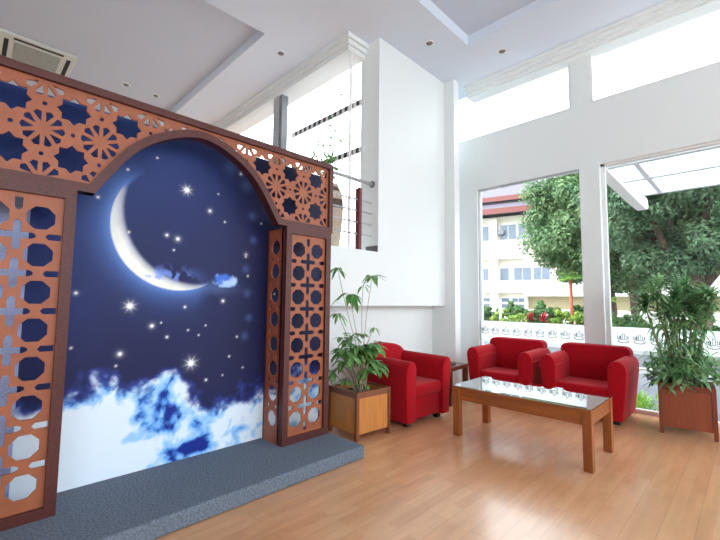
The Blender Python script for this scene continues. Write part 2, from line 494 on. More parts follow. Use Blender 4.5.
# ------------------------------------------------------------------ THE PLATFORM AND THE BACKDROP
m = MB(); m.box(-3.14, -2.255, -1.6, 2.325, 0, .10, bev=.016, seg=3)
tag(m.build('stage_platform', M['carpet'], smooth=False), 'low platform covered in grey carpet under the arch backdrop', 'platform')

FX = -2.67                    # front plane of the screen
def fmat(x): return Matrix(((0, 0, 1, x), (1, 0, 0, 0), (0, 1, 0, 0), (0, 0, 0, 1)))

def poly_circ(cu, cv, r, n, rot=0): return [(cu + r*math.cos(rot + 2*PI*k/n), cv + r*math.sin(rot + 2*PI*k/n)) for k in range(n)]
OCT = .061
def octagon(u, v): return poly_circ(u, v, OCT/math.cos(PI/8), 8, PI/8)

PIT = .190
def slot_cross(u, v, L=.078, w=.0165, b=.022):
    """plus-shaped hole with pointed arms"""
    q = [(-w, b+.01), (-w, L-.014), (0, L), (w, L-.014), (w, b+.01)]
    out = []
    for k in range(4):
        c, s_ = math.cos(-k*PI/2), math.sin(-k*PI/2)
        arm = [(-w, w), (-w, L-.016), (-w*.4, L), (w*.4, L), (w, L-.016)]
        out += [(u + a*c - d*s_, v + a*s_ + d*c) for a, d in arm]
    return out

def pillar_board(u0, u1, v0, v1, x, parent, mats, ncol=2, nrow=8):
    uc = (u0+u1)/2; vm = (v0+v1)/2
    holes, dots = [], []
    cols = [uc + (k-(ncol-1)/2)*PIT for k in range(ncol)]
    rows = [vm + (k-(nrow-1)/2)*PIT*1.05 for k in range(nrow)]
    P = PIT*1.05
    for cu in cols:
        for cv in rows:
            holes.append(octagon(cu, cv))
            for a in range(8):
                t = PI/8 + a*PI/4
                dots.append((cu + .083*math.cos(t), cv + .083*math.sin(t), .0036))
    for k in range(nrow-1):
        rv = (rows[k]+rows[k+1])/2
        for c in range(ncol-1): holes.append(slot_cross((cols[c]+cols[c+1])/2, rv))
        w = .0165
        a, b = u0+.004, cols[0]-.022
        holes.append([(a, rv-w), (b-.014, rv-w), (b, rv), (b-.014, rv+w), (a, rv+w)])
        a, b = u1-.004, cols[-1]+.022
        holes.append([(a, rv-w), (b+.014, rv-w), (b, rv), (b+.014, rv+w), (a, rv+w)])
    if ncol > 1:
        for v, sg in ((rows[-1]+P/2, -1), (rows[0]-P/2, 1)):
            holes.append([(uc-.0165, v), (uc-.0165, v+sg*.055), (uc, v+sg*.072), (uc+.0165, v+sg*.055), (uc+.0165, v)])
    return plate([(u0, v0), (u1, v0), (u1, v1), (u0, v1)], holes, .012, fmat(x), 'lattice_board', mats, parent, dots)

def pillar(name, y0, y1, label, ret):
    root = empty(name, (0, 0, 0), 0, label, 'screen')
    root.location = (FX, (y0+y1)/2, .10)
    off = Matrix.Translation((-FX, -(y0+y1)/2, -.10))
    def put(o): o.data.transform(off); return o
    zt = 1.853; w = .052
    f = MB()
    f.box(FX-.075, FX, y0, y0+w, .10, zt); f.box(FX-.075, FX, y1-w, y1, .10, zt)
    f.box(FX-.075, FX, y0+w, y1-w, .10, .10+w*1.05); f.box(FX-.075, FX, y0+w, y1-w, zt-w*1.05, zt)
    put(f.build('frame', M['frame'], root))
    put(pillar_board(y0+w, y1-w, .10+w, zt-w, FX-.028, root, [M['lattice'], M['screw']]))
    if ret:
        # side leaf running back to the backdrop
        holes, dots = [], []
        x0, x1 = -2.952, FX-.036
        uc = (x0+x1)/2 - .002
        rows = [.9885 + (k-3.5)*.2 for k in range(8)]
        for v in rows:
            holes.append(octagon(uc, v))
            for a in range(8): dots.append((uc + .081*math.cos(PI/8+a*PI/4), v + .081*math.sin(PI/8+a*PI/4), .0034))
        for a, b in zip(rows[:-1], rows[1:]):
            for sg in (-1, 1): holes.append(poly_circ(uc + sg*.052, (a+b)/2, .019, 6, 0))
        mt = Matrix(((1, 0, 0, 0), (0, 0, -1, y0+.006), (0, 1, 0, 0), (0, 0, 0, 1)))
        put(plate([(x0, .10), (x1, .10), (x1, zt-.012), (x0, zt-.012)], holes, .012, mt, 'side_board', [M['lattice_edge'], M['screw']], root, dots))
        e = MB(); e.box(x0-.006, x0+.016, y0-.001, y0+.014, .10, zt-.012); e.box(FX-.050, FX-.036, y0-.004, y0+.02, .10, zt-.008)
        put(e.build('side_edge', M['frame'], root))
    return root
pillar('lattice_screen', -.08, .405, 'left lattice screen panel with octagon holes in a brown frame', False)
pillar('lattice_screen', 1.818, 2.29, 'right lattice pillar with folded side leaf beside the potted plant', True)

# arched header
ya, yb, zb, zt = -.08, 2.305, 1.853, 2.485
yc = 1.112; aw, ah = .622, .56
AP = [(.622, 0), (.585, .062), (.535, .140), (.470, .238), (.40, .322), (.317, .392), (.215, .452), (.11, .495), (0, .515)]
def catmull(P, n):
    P = [(P[0][0]+.02, P[0][1]-.05)] + P + [(-P[-2][0], P[-2][1])]; out = []
    for i in range(1, len(P)-2):
        for k in range(n):
            t = k/n; q = []
            for c in (0, 1):
                a, b, d, e = P[i-1][c], P[i][c], P[i+1][c], P[i+2][c]
                q.append(.5*(2*b + (d-a)*t + (2*a-5*b+4*d-e)*t*t + (3*b-a-3*d+e)*t**3))
            out.append(tuple(q))
    return out + [P[-2]]
HALF = catmull(AP, 4)
def offset_curve(e):
    out = []
    for i, (a, b) in enumerate(HALF):
        p, q = HALF[max(0, i-1)], HALF[min(len(HALF)-1, i+1)]
        dx, dz = q[0]-p[0], q[1]-p[1]; L = math.hypot(dx, dz)
        nx, nz = dz/L, -dx/L
        if i == 0: nx, nz = 1, 0
        if i == len(HALF)-1: nx, nz = 0, 1
        out.append((a+nx*e, b+nz*e))
    return [(yc+a, 1.853+b) for a, b in out] + [(yc-a, 1.853+b) for a, b in out[-2::-1]]
root = empty('arch_header', (FX, yc, 1.853), 0, 'carved arch header spanning the two lattice screens', 'arch')
hoff = Matrix.Translation((-FX, -yc, -1.853))
bw = .05
arc_in = offset_curve(0); arc_out = offset_curve(bw); arc_mid = offset_curve(.03); arc_lim = offset_curve(bw+.004)      # right to left
f = MB()
# frame: right leg, top, left leg and the arch border as boxes and a strip
f.box(FX-.085, FX, yb-.04, yb, zb, zt); f.box(FX-.085, FX, ya, ya+.04, zb, zt)
f.box(FX-.085, FX, ya+.04, yb-.04, zt-.045, zt)
f.box(FX-.085, FX, yc+aw+.001, yb-.04, zb, zb+.05); f.box(FX-.085, FX, ya+.04, yc-aw-.001, zb, zb+.05)
for (a, b), (c, d) in zip(zip(arc_in[:-1], arc_out[:-1]), zip(arc_in[1:], arc_out[1:])):
    f.prism([a, b, d, c], FX-.083, FX-.002, 'x')
bmesh.ops.remove_doubles(f.bm, verts=f.bm.verts, dist=.0005)
o = f.build('frame', M['frame'], root); o.data.transform(hoff)
# fretwork board
outer = [(ya+.03, zb+.03), (yc-aw-.02, zb+.03)] + arc_mid[-2:0:-1] + [(yc+aw+.02, zb+.03), (yb-.03, zb+.03), (yb-.03, zt-.03), (ya+.03, zt-.03)]
LX = [a-yc for a, b in arc_lim[len(HALF)-1::-1]]; LZ = [b for a, b in arc_lim[len(HALF)-1::-1]]
def inside(poly):
    for (y, z) in poly:
        if not (ya+.043 < y < yb-.043 and zb+.053 < z < zt-.047): return False
        if abs(y-yc) < aw+bw and z < np.interp(abs(y-yc), LX, LZ): return False
    return True
def clip_to(poly):
    """trim a hole to the board: shrink it towards its own middle points"""
    if inside(poly): return poly
    cu = sum(p[0] for p in poly)/len(poly); cv = sum(p[1] for p in poly)/len(poly)
    if not inside([(cu, cv)]):
        best = [p for p in poly if inside([p])]
        if not best: return None
        cu = sum(p[0] for p in best)/len(best); cv = sum(p[1] for p in best)/len(best)
        if not inside([(cu, cv)]): return None
    out = []
    for (a, b) in poly:
        s = 1.0
        while s > .05 and not inside([(cu+(a-cu)*s, cv+(b-cv)*s)]): s -= .05
        out.append((cu+(a-cu)*s, cv+(b-cv)*s))
    A = sum(out[i][0]*out[(i+1) % len(out)][1]-out[(i+1) % len(out)][0]*out[i][1] for i in range(len(out)))/2
    return out if abs(A) > .00035 and inside(out) else None
holes, dots = [], []
for side in (-1, 1):
    for i in range(-3, 3):
        for j in (-1, 0, 1):
            y = yc + side*(.608 + .268*i); z = 2.168 + .28*j
            if (side == 1 and y < yc) or (side == -1 and y > yc): continue
            for k in range(10):
                th = k*PI/5 + PI/10 + PI/2
                w = []
                for r, da in ((.036, 0), (.090, -.215), (.099, 0), (.090, .215)):
                    w.append((y + r*math.cos(th+da), z + r*math.sin(th+da)*1.04))
                c = clip_to(w)
                if c: holes.append(c)
            # slits in the pads between rosettes
            for sx in (1,):
                c = clip_to(poly_circ(y + .134, z, .012, 6))
                if c: holes.append(c)
                for d in (-.022, .022): dots.append((y+.134+d, z+.02, .0035))
                c = clip_to(poly_circ(y, z + .14, .012, 6))
                if c: holes.append(c)
    for i in range(-3, 3):
        for j in (-1, 0, 1):
            y = yc + side*(.608 + .268*(i+.5)); z = 2.168 + .28*(j+.5)
            if (side == 1 and y < yc) or (side == -1 and y > yc): continue
            st = []
            for k in range(16):
                r = .082 if k % 2 == 0 else .062
                st.append((y + r*math.cos(k*PI/8), z + r*math.sin(k*PI/8)))
            c = clip_to(st)
            if c: holes.append(c)
dots = [d for d in dots if inside([(d[0], d[1])])]
o = plate(outer, holes, .012, fmat(FX-.03), 'fretwork', [M['lattice'], M['screw']], root, dots); o.data.transform(hoff)

# printed banner -----------------------------------------------------------
BX = -2.962
def fbm(u, v, seed, octs=5, base=2.0):
    rng = np.random.RandomState(seed); out = np.zeros_like(u); amp = .5; fr = base
    for o_ in range(octs):
        g = rng.rand(96, 96)
        a, b = u*fr, v*fr
        ia, ib = np.floor(a).astype(int), np.floor(b).astype(int)
        fa, fb = a-ia, b-ib; fa = fa*fa*(3-2*fa); fb = fb*fb*(3-2*fb)
        G = lambda i, j: g[i % 96, j % 96]
        out += amp*((G(ia, ib)*(1-fa)+G(ia+1, ib)*fa)*(1-fb)+(G(ia, ib+1)*(1-fa)+G(ia+1, ib+1)*fa)*fb)
        amp *= .55; fr *= 2.0
    return out
def sm(a, b, x):
    t = np.clip((x-a)/(b-a), 0, 1); return t*t*(3-2*t)
def circ3(p, q, r):
    ax, ay, bx, by, cx, cy = *p, *q, *r
    d = 2*(ax*(by-cy)+bx*(cy-ay)+cx*(ay-by))
    x = ((ax*ax+ay*ay)*(by-cy)+(bx*bx+by*by)*(cy-ay)+(cx*cx+cy*cy)*(ay-by))/d
    y = ((ax*ax+ay*ay)*(cx-bx)+(bx*bx+by*by)*(ax-cx)+(cx*cx+cy*cy)*(bx-ax))/d
    return x, y, math.hypot(ax-x, ay-y)
b_y0, b_y1, b_z0, b_z1 = -.36, 2.46, .101, 2.47
ny, nz = 470, 392
Y, Z = np.meshgrid(np.linspace(b_y0, b_y1, ny), np.linspace(b_z0, b_z1, nz), indexing='ij')
def C(rgb): return np.array(lin(rgb))
def mixc(a, b, t): return a*(1-t[..., None]) + b*t[..., None]
def nrm(n): return np.clip((n-n.mean())/n.std()*.2+.5, 0, 1)
n1 = nrm(fbm(Y+2, Z, 3, 5, 2.2)); n2 = nrm(fbm(Y+7, Z, 8, 6, 4.5))
wu = .07*(nrm(fbm(Y+3, Z+1, 21, 4, 5))-.5); wv = .07*(nrm(fbm(Y+5, Z+2, 22, 4, 5))-.5)
n3 = nrm(fbm((Y+wu)*.75+(Z+wv)*.75+4, ((Z+wv)-(Y+wu))*1.25+6, 15, 6, 5.5)); n4 = nrm(fbm(Y+wu+9, Z+wv+3, 33, 5, 15))
img = np.zeros(Y.shape+(3,)) + C((26, 33, 84))
img = mixc(img, C((46, 78, 150)), sm(1.4, 2.5, Z)*sm(1.9, .3, Y)*.75)
img = mixc(img, C((34, 54, 122)), sm(.75, .35, Y)*.6)
img = mixc(img, C((12, 18, 62)), sm(1.35, 1.8, Y)*.85)
img = mixc(img, C((26, 30, 72)), sm(1.3, .75, Z)*.8)
img = img*(0.9+.2*n1[..., None])
# moon
ox, oz, orad = circ3((.706, 2.01), (.637, 1.727), (1.063, 1.311))
ix, iz, irad = circ3((.722, 1.76), (.885, 1.487), (1.11, 1.372))
do = np.hypot(Y-ox, Z-oz); di = np.hypot(Y-ix, Z-iz)
lower = sm(.10, -.16, ((Y-ox)+(Z-oz))*.707)
glow = sm(1.36, 1.18, Y)*np.exp(-np.maximum(do-orad, 0)/.065)*sm(orad-.03, orad, do)*lower
img = mixc(img, C((96, 140, 222)), np.clip(glow*.8, 0, 1))
moon = sm(orad+.004, orad-.004, do)*sm(irad-.012, irad+.02, di)
moon *= sm(2.03, 1.97, Z)*sm(1.335, 1.27, Y)
edge = sm(irad-.01, irad+.06, di)*(.45+.55*sm(2.0, 1.5, Z))
mc = mixc(np.zeros_like(img)+C((150, 158, 186)), C((246, 247, 240)), edge)
mc = mc*(.9+.2*n4[..., None])
img = mixc(img, mc, np.clip(moon, 0, 1))
# blue wisps on the lower limb and a small cloud
wisp = sm(.52, .72, n4)*np.exp(-((Y-1.0)/.16)**2-((Z-1.415)/.05)**2)
img = mixc(img, C((120, 150, 240)), np.clip(wisp*1.3, 0, 1)*.75)
puff = sm(.30, .62, np.exp(-((Y-1.44)/.10)**2-((Z-1.40)/.062)**2)*(.45+.9*n4))
img = mixc(img, C((70, 120, 225)), puff*.9)
img = mixc(img, C((190, 220, 255)), puff*sm(.45, .7, n3*.4+n4*.6)*.9)
tail = np.exp(-((Y-1.40)/.15)**2-((Z-1.335)/.045)**2)
img = mixc(img, C((100, 130, 190)), np.clip(tail*(.3+.4*n2), 0, 1)*.7)
# soft bokeh on the dark right edge
for (a, b, r_) in ((1.62, 1.5, .03), (1.64, 1.3, .03), (1.66, 1.1, .028), (1.63, .95, .03), (1.6, 2.2, .05), (1.45, 2.32, .05), (1.68, 1.75, .03), (1.66, 1.95, .035)):
    img = mixc(img, C((92, 120, 190)), np.exp(-(np.hypot(Y-a, Z-b)/r_)**2)*.35)
# clouds
px_ = [.2, .42, .55, .66, .75, .84, .95, 1.03, 1.1, 1.2, 1.35, 1.5, 1.62, 1.8, 2.1]
pz_ = [.66, .70, .74, .80, .76, .70, .64, .74, .76, .60, .48, .52, .56, .56, .60]
top = np.interp(Y, px_, pz_) - .065
hgt = top + (n2-.5)*.22 + (n4-.5)*.10 - Z
cl = sm(-.03, .075, hgt)
body = .50 + 1.25*(n3-.42) + .8*(n4-.5) + .6*sm(1.02, .62, Y)*sm(-.02, .16, hgt) + .35*sm(.45, .2, Z)*sm(1.1, .8, Y) + .3*sm(1.3, 1.45, Y)*sm(0, .15, hgt)
for (a, b, s1, s2, k) in ((1.23, .17, .12, .04, 1.3), (1.06, .45, .04, .07, .8), (1.03, .58, .04, .04, .5), (1.12, .33, .05, .03, .4), (.45, .60, .05, .06, .5), (1.62, .22, .08, .03, .8), (1.40, .36, .07, .03, .5)):
    body -= k*np.exp(-((Y-a)/s1)**2-((Z-b)/s2)**2)*(.35+1.2*n3)
body = np.clip(body, -.3, 1.2)
cc = mixc(np.zeros_like(img)+C((22, 44, 140)), C((84, 150, 232)), sm(-.12, .2, body))
cc = mixc(cc, C((156, 206, 250)), sm(.118, .45, body))
cc = mixc(cc, C((228, 241, 255)), sm(.48, 1.0, body))
img = mixc(img, C((62, 84, 190)), sm(-.09, .02, hgt)*.55)
img = mixc(img, cc, cl)
# stars
stars = [(1.115, 2.061, 3), (1.297, 1.933, 2), (.99, 1.705, 1.6), (1.067, 1.686, 2.2), (1.043, 1.602, .9), (1.422, 1.865, 1), (1.545, 2.287, 1.5), (1.64, 1.444, 1), (1.431, 1.236, 1.7),
         (.778, 1.198, 2.9), (.921, 1.06, 2), (.735, .884, 2.2), (.716, .809, .9), (1.201, .778, 3.6), (1.32, .64, 1.2), (1.024, .978, 1.2), (.476, 1.278, 1.4), (1.14, 1.19, 1.2), (.559, 1.898, 1.2), (1.75, 1.9, .8), (1.9, 1.3, .8),
         (.747, 1.695, 1), (.47, .943, .9), (1.616, 1.601, .8), (1.616, 1.62, 2.2), (1.50, .80, 1), (1.56, .95, 1), (1.62, .70, .9), (1.30, 1.05, .8), (1.25, .98, .8), (1.45, .66, .8), (1.36, 2.08, .8), (.9, 2.25, 1), (.72, 2.12, 1), (1.17, 1.02, .8), (.98, 1.08, .7)]
for (a, b, s) in stars:
    d = np.hypot(Y-a, Z-b)
    v = np.exp(-(d/(.0042*s+.001))**2)*1.3 + .22*np.exp(-(d/(.011*s))**2)
    if s > 2.5:
        for t in range(4):
            c_, s_ = math.cos(t*PI/4+.3), math.sin(t*PI/4+.3)
            uu = (Y-a)*c_+(Z-b)*s_; vv = -(Y-a)*s_+(Z-b)*c_
            v += np.exp(-(vv/.0045)**2-(uu/(.0105*s))**2)*.8
    k = .45 if (a, b) == (1.616, 1.62) else 1
    img = mixc(img, C((245, 248, 255)), np.clip(v*k, 0, 1))
img = np.clip(img, 0, 1)
idx = np.arange(ny*nz).reshape(ny, nz)
quads = np.stack([idx[:-1, :-1], idx[1:, :-1], idx[1:, 1:], idx[:-1, 1:]], -1).reshape(-1, 4)
# front sheet plus a back sheet, so the cloth has thickness
V = np.stack([np.full(ny*nz, 0.0), Y.ravel()-1.13, Z.ravel()-.10], -1)
me = bpy.data.meshes.new('photo_banner')
back = np.array([(-.008, y-1.13, z-.10) for y, z in ((b_y0, b_z0), (b_y1, b_z0), (b_y1, b_z1), (b_y0, b_z1))])
allv = np.vstack([V, back]); nb = ny*nz
corn = [idx[0, 0], idx[-1, 0], idx[-1, -1], idx[0, -1]]
fl = [tuple(int(v) for v in q) for q in quads] + [(nb+3, nb+2, nb+1, nb)] + [(int(corn[i]), nb+i, nb+(i+1) % 4, int(corn[(i+1) % 4])) for i in range(4)]
me.from_pydata([tuple(v) for v in allv], [], fl)
ca = me.color_attributes.new('print', 'FLOAT_COLOR', 'POINT')
colr = np.ones((len(allv), 4), dtype=np.float32); colr[:nb, :3] = img.reshape(-1, 3); colr[nb:, :3] = C((40, 48, 112))
ca.data.foreach_set('color', colr.ravel())
bmat = mat('printed_night_sky', (40, 48, 100), .5, spec=.25)
nn = bmat.node_tree.nodes; at = nn.new('ShaderNodeVertexColor'); at.layer_name = 'print'
bmat.node_tree.links.new(at.outputs['Color'], nn['Principled BSDF'].inputs['Base Color'])
bn = link('photo_banner', me, bmat); bn.location = (BX, 1.13, .10)
tag(bn, 'printed night sky banner with crescent moon, stars and clouds behind the arch', 'banner')
b = MB(); b.box(BX+.004, BX+.012, -.34, .232, .101, 1.86)
tag(b.build('backing_cloth', M['lav']), 'lavender glitter cloth panel behind the left lattice screen', 'cloth')
# plain braces that hold the backdrop up, behind the banner
b = MB(); b.box(BX-.05, BX-.010, -.9, 2.29, .10, .2); b.box(BX-.05, BX-.010, .25, .30, .2, 2.44); b.box(BX-.05, BX-.010, 1.95, 2.0, .2, 2.44); b.box(BX-.05, BX-.010, .3, 1.95, 2.38, 2.44)
tag(b.build('banner_stand', M['frame']), 'timber stand holding up the night sky banner from behind', 'stand')

# ------------------------------------------------------------------ SEATING
def softprism(pts, a, b, axis, bev, seg=4):
    m = MB(); m.prism(pts, a, b, axis, 0, bev, seg); return m
def arc_pts(cx, cz, r, a0, a1, n): return [(cx + r*math.cos(a0+(a1-a0)*k/n), cz + r*math.sin(a0+(a1-a0)*k/n)) for k in range(n+1)]

def make_sofa(name, label, cat, W, D=.63, armH=.67, backH=.76, seatH=.37, flare=.055, armW=.115, group=None, arched=False, bev=.022):
    """faces -Y, origin at floor centre of its front edge"""
    root = empty(name, (0, 0, 0), 0, label, cat, group)
    h = W/2
    b = MB(); b.box(-h+armW*.8, h-armW*.8, .03, D-.06, .05, seatH-.10, bev=.02); b.build('base', M['red'], root, True)
    c = MB(); c.box(-h+armW*.92, h-armW*.92, .0, D-.16, seatH-.12, seatH, bev=.035, seg=4); c.build('seat_cushion', M['red'], root, True)
    # back, leaning slightly
    x0, x1 = -h+armW*.55, h-armW*.55
    if arched:
        prof = [(x0, .10), (x1, .10), (x1, backH-.10)] + [(x0+(x1-x0)*(1-k/10), backH-.10+.10*math.sin(PI*k/10)**.5) for k in range(1, 10)] + [(x0, backH-.10)]
    else:
        prof = [(x0, .10), (x1, .10), (x1, backH-.05), (x1-.02, backH-.015), (x1-.06, backH), (x0+.06, backH), (x0+.02, backH-.015), (x0, backH-.05)]
    k = MB(); k.prism(prof, D-.20, D-.03, 'y', 0, .03, 3)
    for v in k.bm.verts: v.co.y += max(0, v.co.z-.30)*.16
    k.build('backrest', M['red'], root, True)
    for s in (-1, 1):
        # arm section: near straight inside, big rolled top, flaring outside
        tw = armW+flare
        prof = [(.0, .05), (-.004, armH-.13)] + [(tw*.5-.004+(tw*.5)*math.cos(PI-t), armH-.115+.115*math.sin(t)**.85) for t in [PI*q/12 for q in range(1, 12)]] + [(tw-.004, armH-.13), (armW+flare*.72, armH*.62), (armW, .05)]
        prof = [(s*(h-tw+u), v) for u, v in prof]
        a = MB(); a.prism(prof, -.015, D-.04, 'y', 0, bev, 4)
        for v in a.bm.verts:
            if v.co.z > .3: v.co.y += (v.co.z-.3)*.10 if v.co.y > D*.5 else -(v.co.z-.3)*.06
            if v.co.y < .1 and v.co.z > armH-.12: v.co.z -= .012
        a.build('armrest', M['red'], root, True)
    for sx in (-1, 1):
        for yy in (.05, D-.12):
            f = MB(); f.box(sx*(h-.13)-.03, sx*(h-.13)+.03, yy, yy+.06, 0, .055); f.build('foot', M['black'], root)
    return root
s1 = make_sofa('sofa', 'red fabric sofa nearer the left wall, behind the coffee table', 'sofa', .86)
s1.location = (-2.315, 4.78, 0)
s2 = copy_tree(s1); s2['label'] = 'red fabric sofa in front of the white column, beside the planter'
s2.location = (-1.375, 4.78, 0)
ac = make_sofa('armchair', 'red fabric armchair facing right beside the tall leafy planter', 'armchair', .76, D=.72, armH=.665, backH=.765, seatH=.40, flare=.03, armW=.12, arched=True, bev=.034)
ac.location = (-2.445, 3.46, 0); ac.rotation_euler = (0, 0, R(88))

# ------------------------------------------------------------------ COFFEE TABLE
root = empty('coffee_table', (-1.485, 3.645, 0), R(.5), 'long wooden coffee table with a glass top', 'table')
hx, hy = .585, .318
b = MB()
b.box(-hx+.01, hx-.01, -hy+.01, -hy+.035, .335, .44); b.box(-hx+.01, hx-.01, hy-.035, hy-.01, .335, .44)
b.box(-hx+.01, -hx+.035, -hy+.035, hy-.035, .335, .44); b.box(hx-.035, hx-.01, -hy+.035, hy-.035, .335, .44)
b.build('apron', M['tablewood'], root)
b = MB(); b.box(-hx, hx, -hy, hy, .44, .452, bev=.002, seg=1); b.build('tabletop', M['tablewood'], root)
b = MB(); b.box(-hx-.004, hx+.004, -hy-.004, hy+.004, .453, .462); b.build('glass_top', M['table_glass'], root)
for sx in (-1, 1):
    for sy in (-1, 1):
        b = MB(); b.box(sx*(hx-.0325)-.0325, sx*(hx-.0325)+.0325, sy*(hy-.0325)-.0325, sy*(hy-.0325)+.0325, 0, .44, bev=.003, seg=1)
        b.build('leg', M['legwood'], root)

# side table in the corner
root = empty('side_table', (-2.90, 4.40, 0), R(6), 'small dark wooden side table between the armchair and the left sofa', 'table')
b = MB(); b.box(-.25, .25, -.25, .25, .405, .45, bev=.003, seg=1); b.build('tabletop', M['darkwood'], root)
for sx in (-1, 1):
    for sy in (-1, 1):
        b = MB(); b.box(sx*.222-.026, sx*.222+.026, sy*.222-.026, sy*.222+.026, 0, .405); b.build('leg', M['darkwood'], root)
b = MB(); b.box(-2.84, -2.73, 4.35, 4.47, .4502, .464, bev=.003, seg=1)
tag(b.build('dark_item', M['black']), 'small flat dark object lying on the side table', 'small_item')  # flat dark item of unknown kind

# ------------------------------------------------------------------ PLANTS
def leaf_mesh(specs, segs=3):
    """specs: (base, direction, normal, length, width, droop, fold)"""
    V, F = [], []
    for base, d, nrm, L, W, droop, fold in specs:
        d = d.normalized(); side = d.cross(nrm)
        if side.length < 1e-4: side = d.cross(Vector((1, 0, 0)))
        side.normalize(); n = side.cross(d).normalized()
        i0 = len(V)
        V.append(base)
        for k in range(1, segs+1):
            t = k/(segs+1)
            c = base + d*(L*t) + Vector((0, 0, -droop*L*t*t))
            w = W*.5*math.sin(PI*min(1, t*.92+.06))**.8
            V += [c + side*w - n*(-fold*w), c, c - side*w - n*(-fold*w)]
        V.append(base + d*L + Vector((0, 0, -droop*L)))
        tip = len(V)-1
        F += [(i0, i0+1, i0+2), (i0, i0+2, i0+3)]
        for k in range(segs-1):
            a = i0+1+3*k
            F += [(a, a+3, a+4, a+1), (a+1, a+4, a+5, a+2)]
        a = i0+1+3*(segs-1)
        F += [(a, tip, a+1), (a+1, tip, a+2)]
    return V, F

def planter(name, label, loc, rz, W, H, leg, pm, qm, gap=.0):
    root = empty(name, loc, rz, label, 'potted plant')
    h = W/2
    bx = MB()
    for s in (-1, 1):
        bx.box(-h+.02, h-.02, min(s*(h-.008), s*(h-.026)), max(s*(h-.008), s*(h-.026)), leg, H-.012)
        bx.box(min(s*(h-.008), s*(h-.026)), max(s*(h-.008), s*(h-.026)), -h+.02, h-.02, leg, H-.012)
    bx.box(-h+.02, h-.02, -h+.02, h-.02, leg, leg+.02)
    bo = bx.build('planter_box', pm, root)
    for sx in (-1, 1):
        for sy in (-1, 1):
            p = MB(); p.box(sx*(h-.016)-.016, sx*(h-.016)+.016, sy*(h-.016)-.016, sy*(h-.016)+.016, 0, H-.012); p.build('corner_post', qm, bo)
    rm = MB(); t = .028
    rm.box(-h, h, -h, -h+t, H-.012, H); rm.box(-h, h, h-t, h, H-.012, H); rm.box(-h, -h+t, -h+t, h-t, H-.012, H); rm.box(h-t, h, -h+t, h-t, H-.012, H)
    # narrow apron strip below the rim
    for s in (-1, 1):
        rm.box(-h+.03, h-.03, min(s*(h-.004), s*(h-.009)), max(s*(h-.004), s*(h-.009)), H-.055, H-.012)
        rm.box(min(s*(h-.004), s*(h-.009)), max(s*(h-.004), s*(h-.009)), -h+.03, h-.03, H-.055, H-.012)
    rm.build('rim', qm, bo)
    so = MB(); so.box(-h+.026, h-.026, -h+.026, h-.026, H-.10, H-.055); so.build('soil', M['soil'], root)
    return root

# left: umbrella-like ficus with drooping leaves and long bare stems
rnd = random.Random(11)
pl = planter('potted_plant', 'tall drooping leafy plant in the honey plywood planter by the armchair', (-2.735, 2.735, 0), R(-4), .425, .43, .06, M['planterwood'], M['planterpost'])
ploc = Vector((-2.735, 2.735, 0))
st = MB(); specs = []
stems = []
def curve_pts(a, b, bend, n=7):
    a, b, bend = Vector(a), Vector(b), Vector(bend)
    return [a.lerp(b, t) + bend*math.sin(PI*t) for t in [k/(n-1) for k in range(n)]]
def cluster(c, n, L, W, spread=1.0, droop=.7, bias=Vector((0, 0, 0))):
    for k in range(n):
        a = 2*PI*k/n + rnd.uniform(-.3, .3); e = rnd.uniform(-.5, .45)
        d = Vector((math.cos(a)*spread, math.sin(a)*spread, e)) + bias
        specs.append((c + d.normalized()*.015, d, Vector((0, 0, 1)), L*rnd.uniform(.75, 1.15), W*rnd.uniform(.8, 1.2), droop*rnd.uniform(.6, 1.3), .25))
# bushy mound
for k in range(22):
    a = 2*PI*k/22*2.4 + rnd.uniform(-.3, .3); r = rnd.uniform(.06, .29)
    tip = Vector((r*math.cos(a), r*math.sin(a), rnd.uniform(.60, .93) - r*.25))
    base = Vector((rnd.uniform(-.07, .07), rnd.uniform(-.07, .07), .37))
    pts = curve_pts(base, tip, (0, 0, .10))
    st.tube(pts, [.006, .006, .005, .005, .004, .004, .003], 5)
    cluster(tip, 6, .115, .050, 1, .45, Vector((.2*math.cos(a), .2*math.sin(a), -.15)))
    cluster(pts[5], 4, .10, .045, 1, .5)
    if k % 2: cluster(pts[4], 3, .10, .042, 1, .5)
for k in range(12):
    a = rnd.uniform(0, 2*PI); r = rnd.uniform(.0, .2)
    cluster(Vector((r*math.cos(a), r*math.sin(a), rnd.uniform(.74, .93))), 6, .11, .05, 1, .4)
# bare low stems
for k in range(9):
    a = rnd.uniform(0, 2*PI)
    st.tube(curve_pts((rnd.uniform(-.08, .08), rnd.uniform(-.08, .08), .37), (.11*math.cos(a), .11*math.sin(a), .72), (rnd.uniform(-.03, .03), rnd.uniform(-.03, .03), 0)), [.008]*3+[.006]*4, 5)
def wloc(x, y, z): return Matrix.Rotation(R(4), 3, 'Z') @ (Vector((x, y, z)) - ploc)
# long stems reaching up with tufts (world positions)
for tip, base, n, L in (((-2.636, 2.80, 1.50), (-2.70, 2.75, .8), 9, .125), ((-2.80, 2.66, 1.32), (-2.72, 2.72, .8), 7, .17), ((-2.88, 2.56, 1.57), (-2.76, 2.72, .8), 7, .12),
                        ((-2.93, 2.62, 1.12), (-2.76, 2.74, .7), 8, .11), ((-2.70, 2.74, 1.40), (-2.70, 2.73, .9), 4, .08), ((-2.61, 2.80, 1.00), (-2.70, 2.75, .7), 5, .07)):
    tp, bs = wloc(*tip), wloc(*base)
    st.tube(curve_pts(bs, tp, (.01, -.02, 0)), .0035, 5)
    cluster(tp, n, L, L*.33, 1, .55, Vector((rnd.uniform(-.3, .3), rnd.uniform(-.3, .3), -.25)))
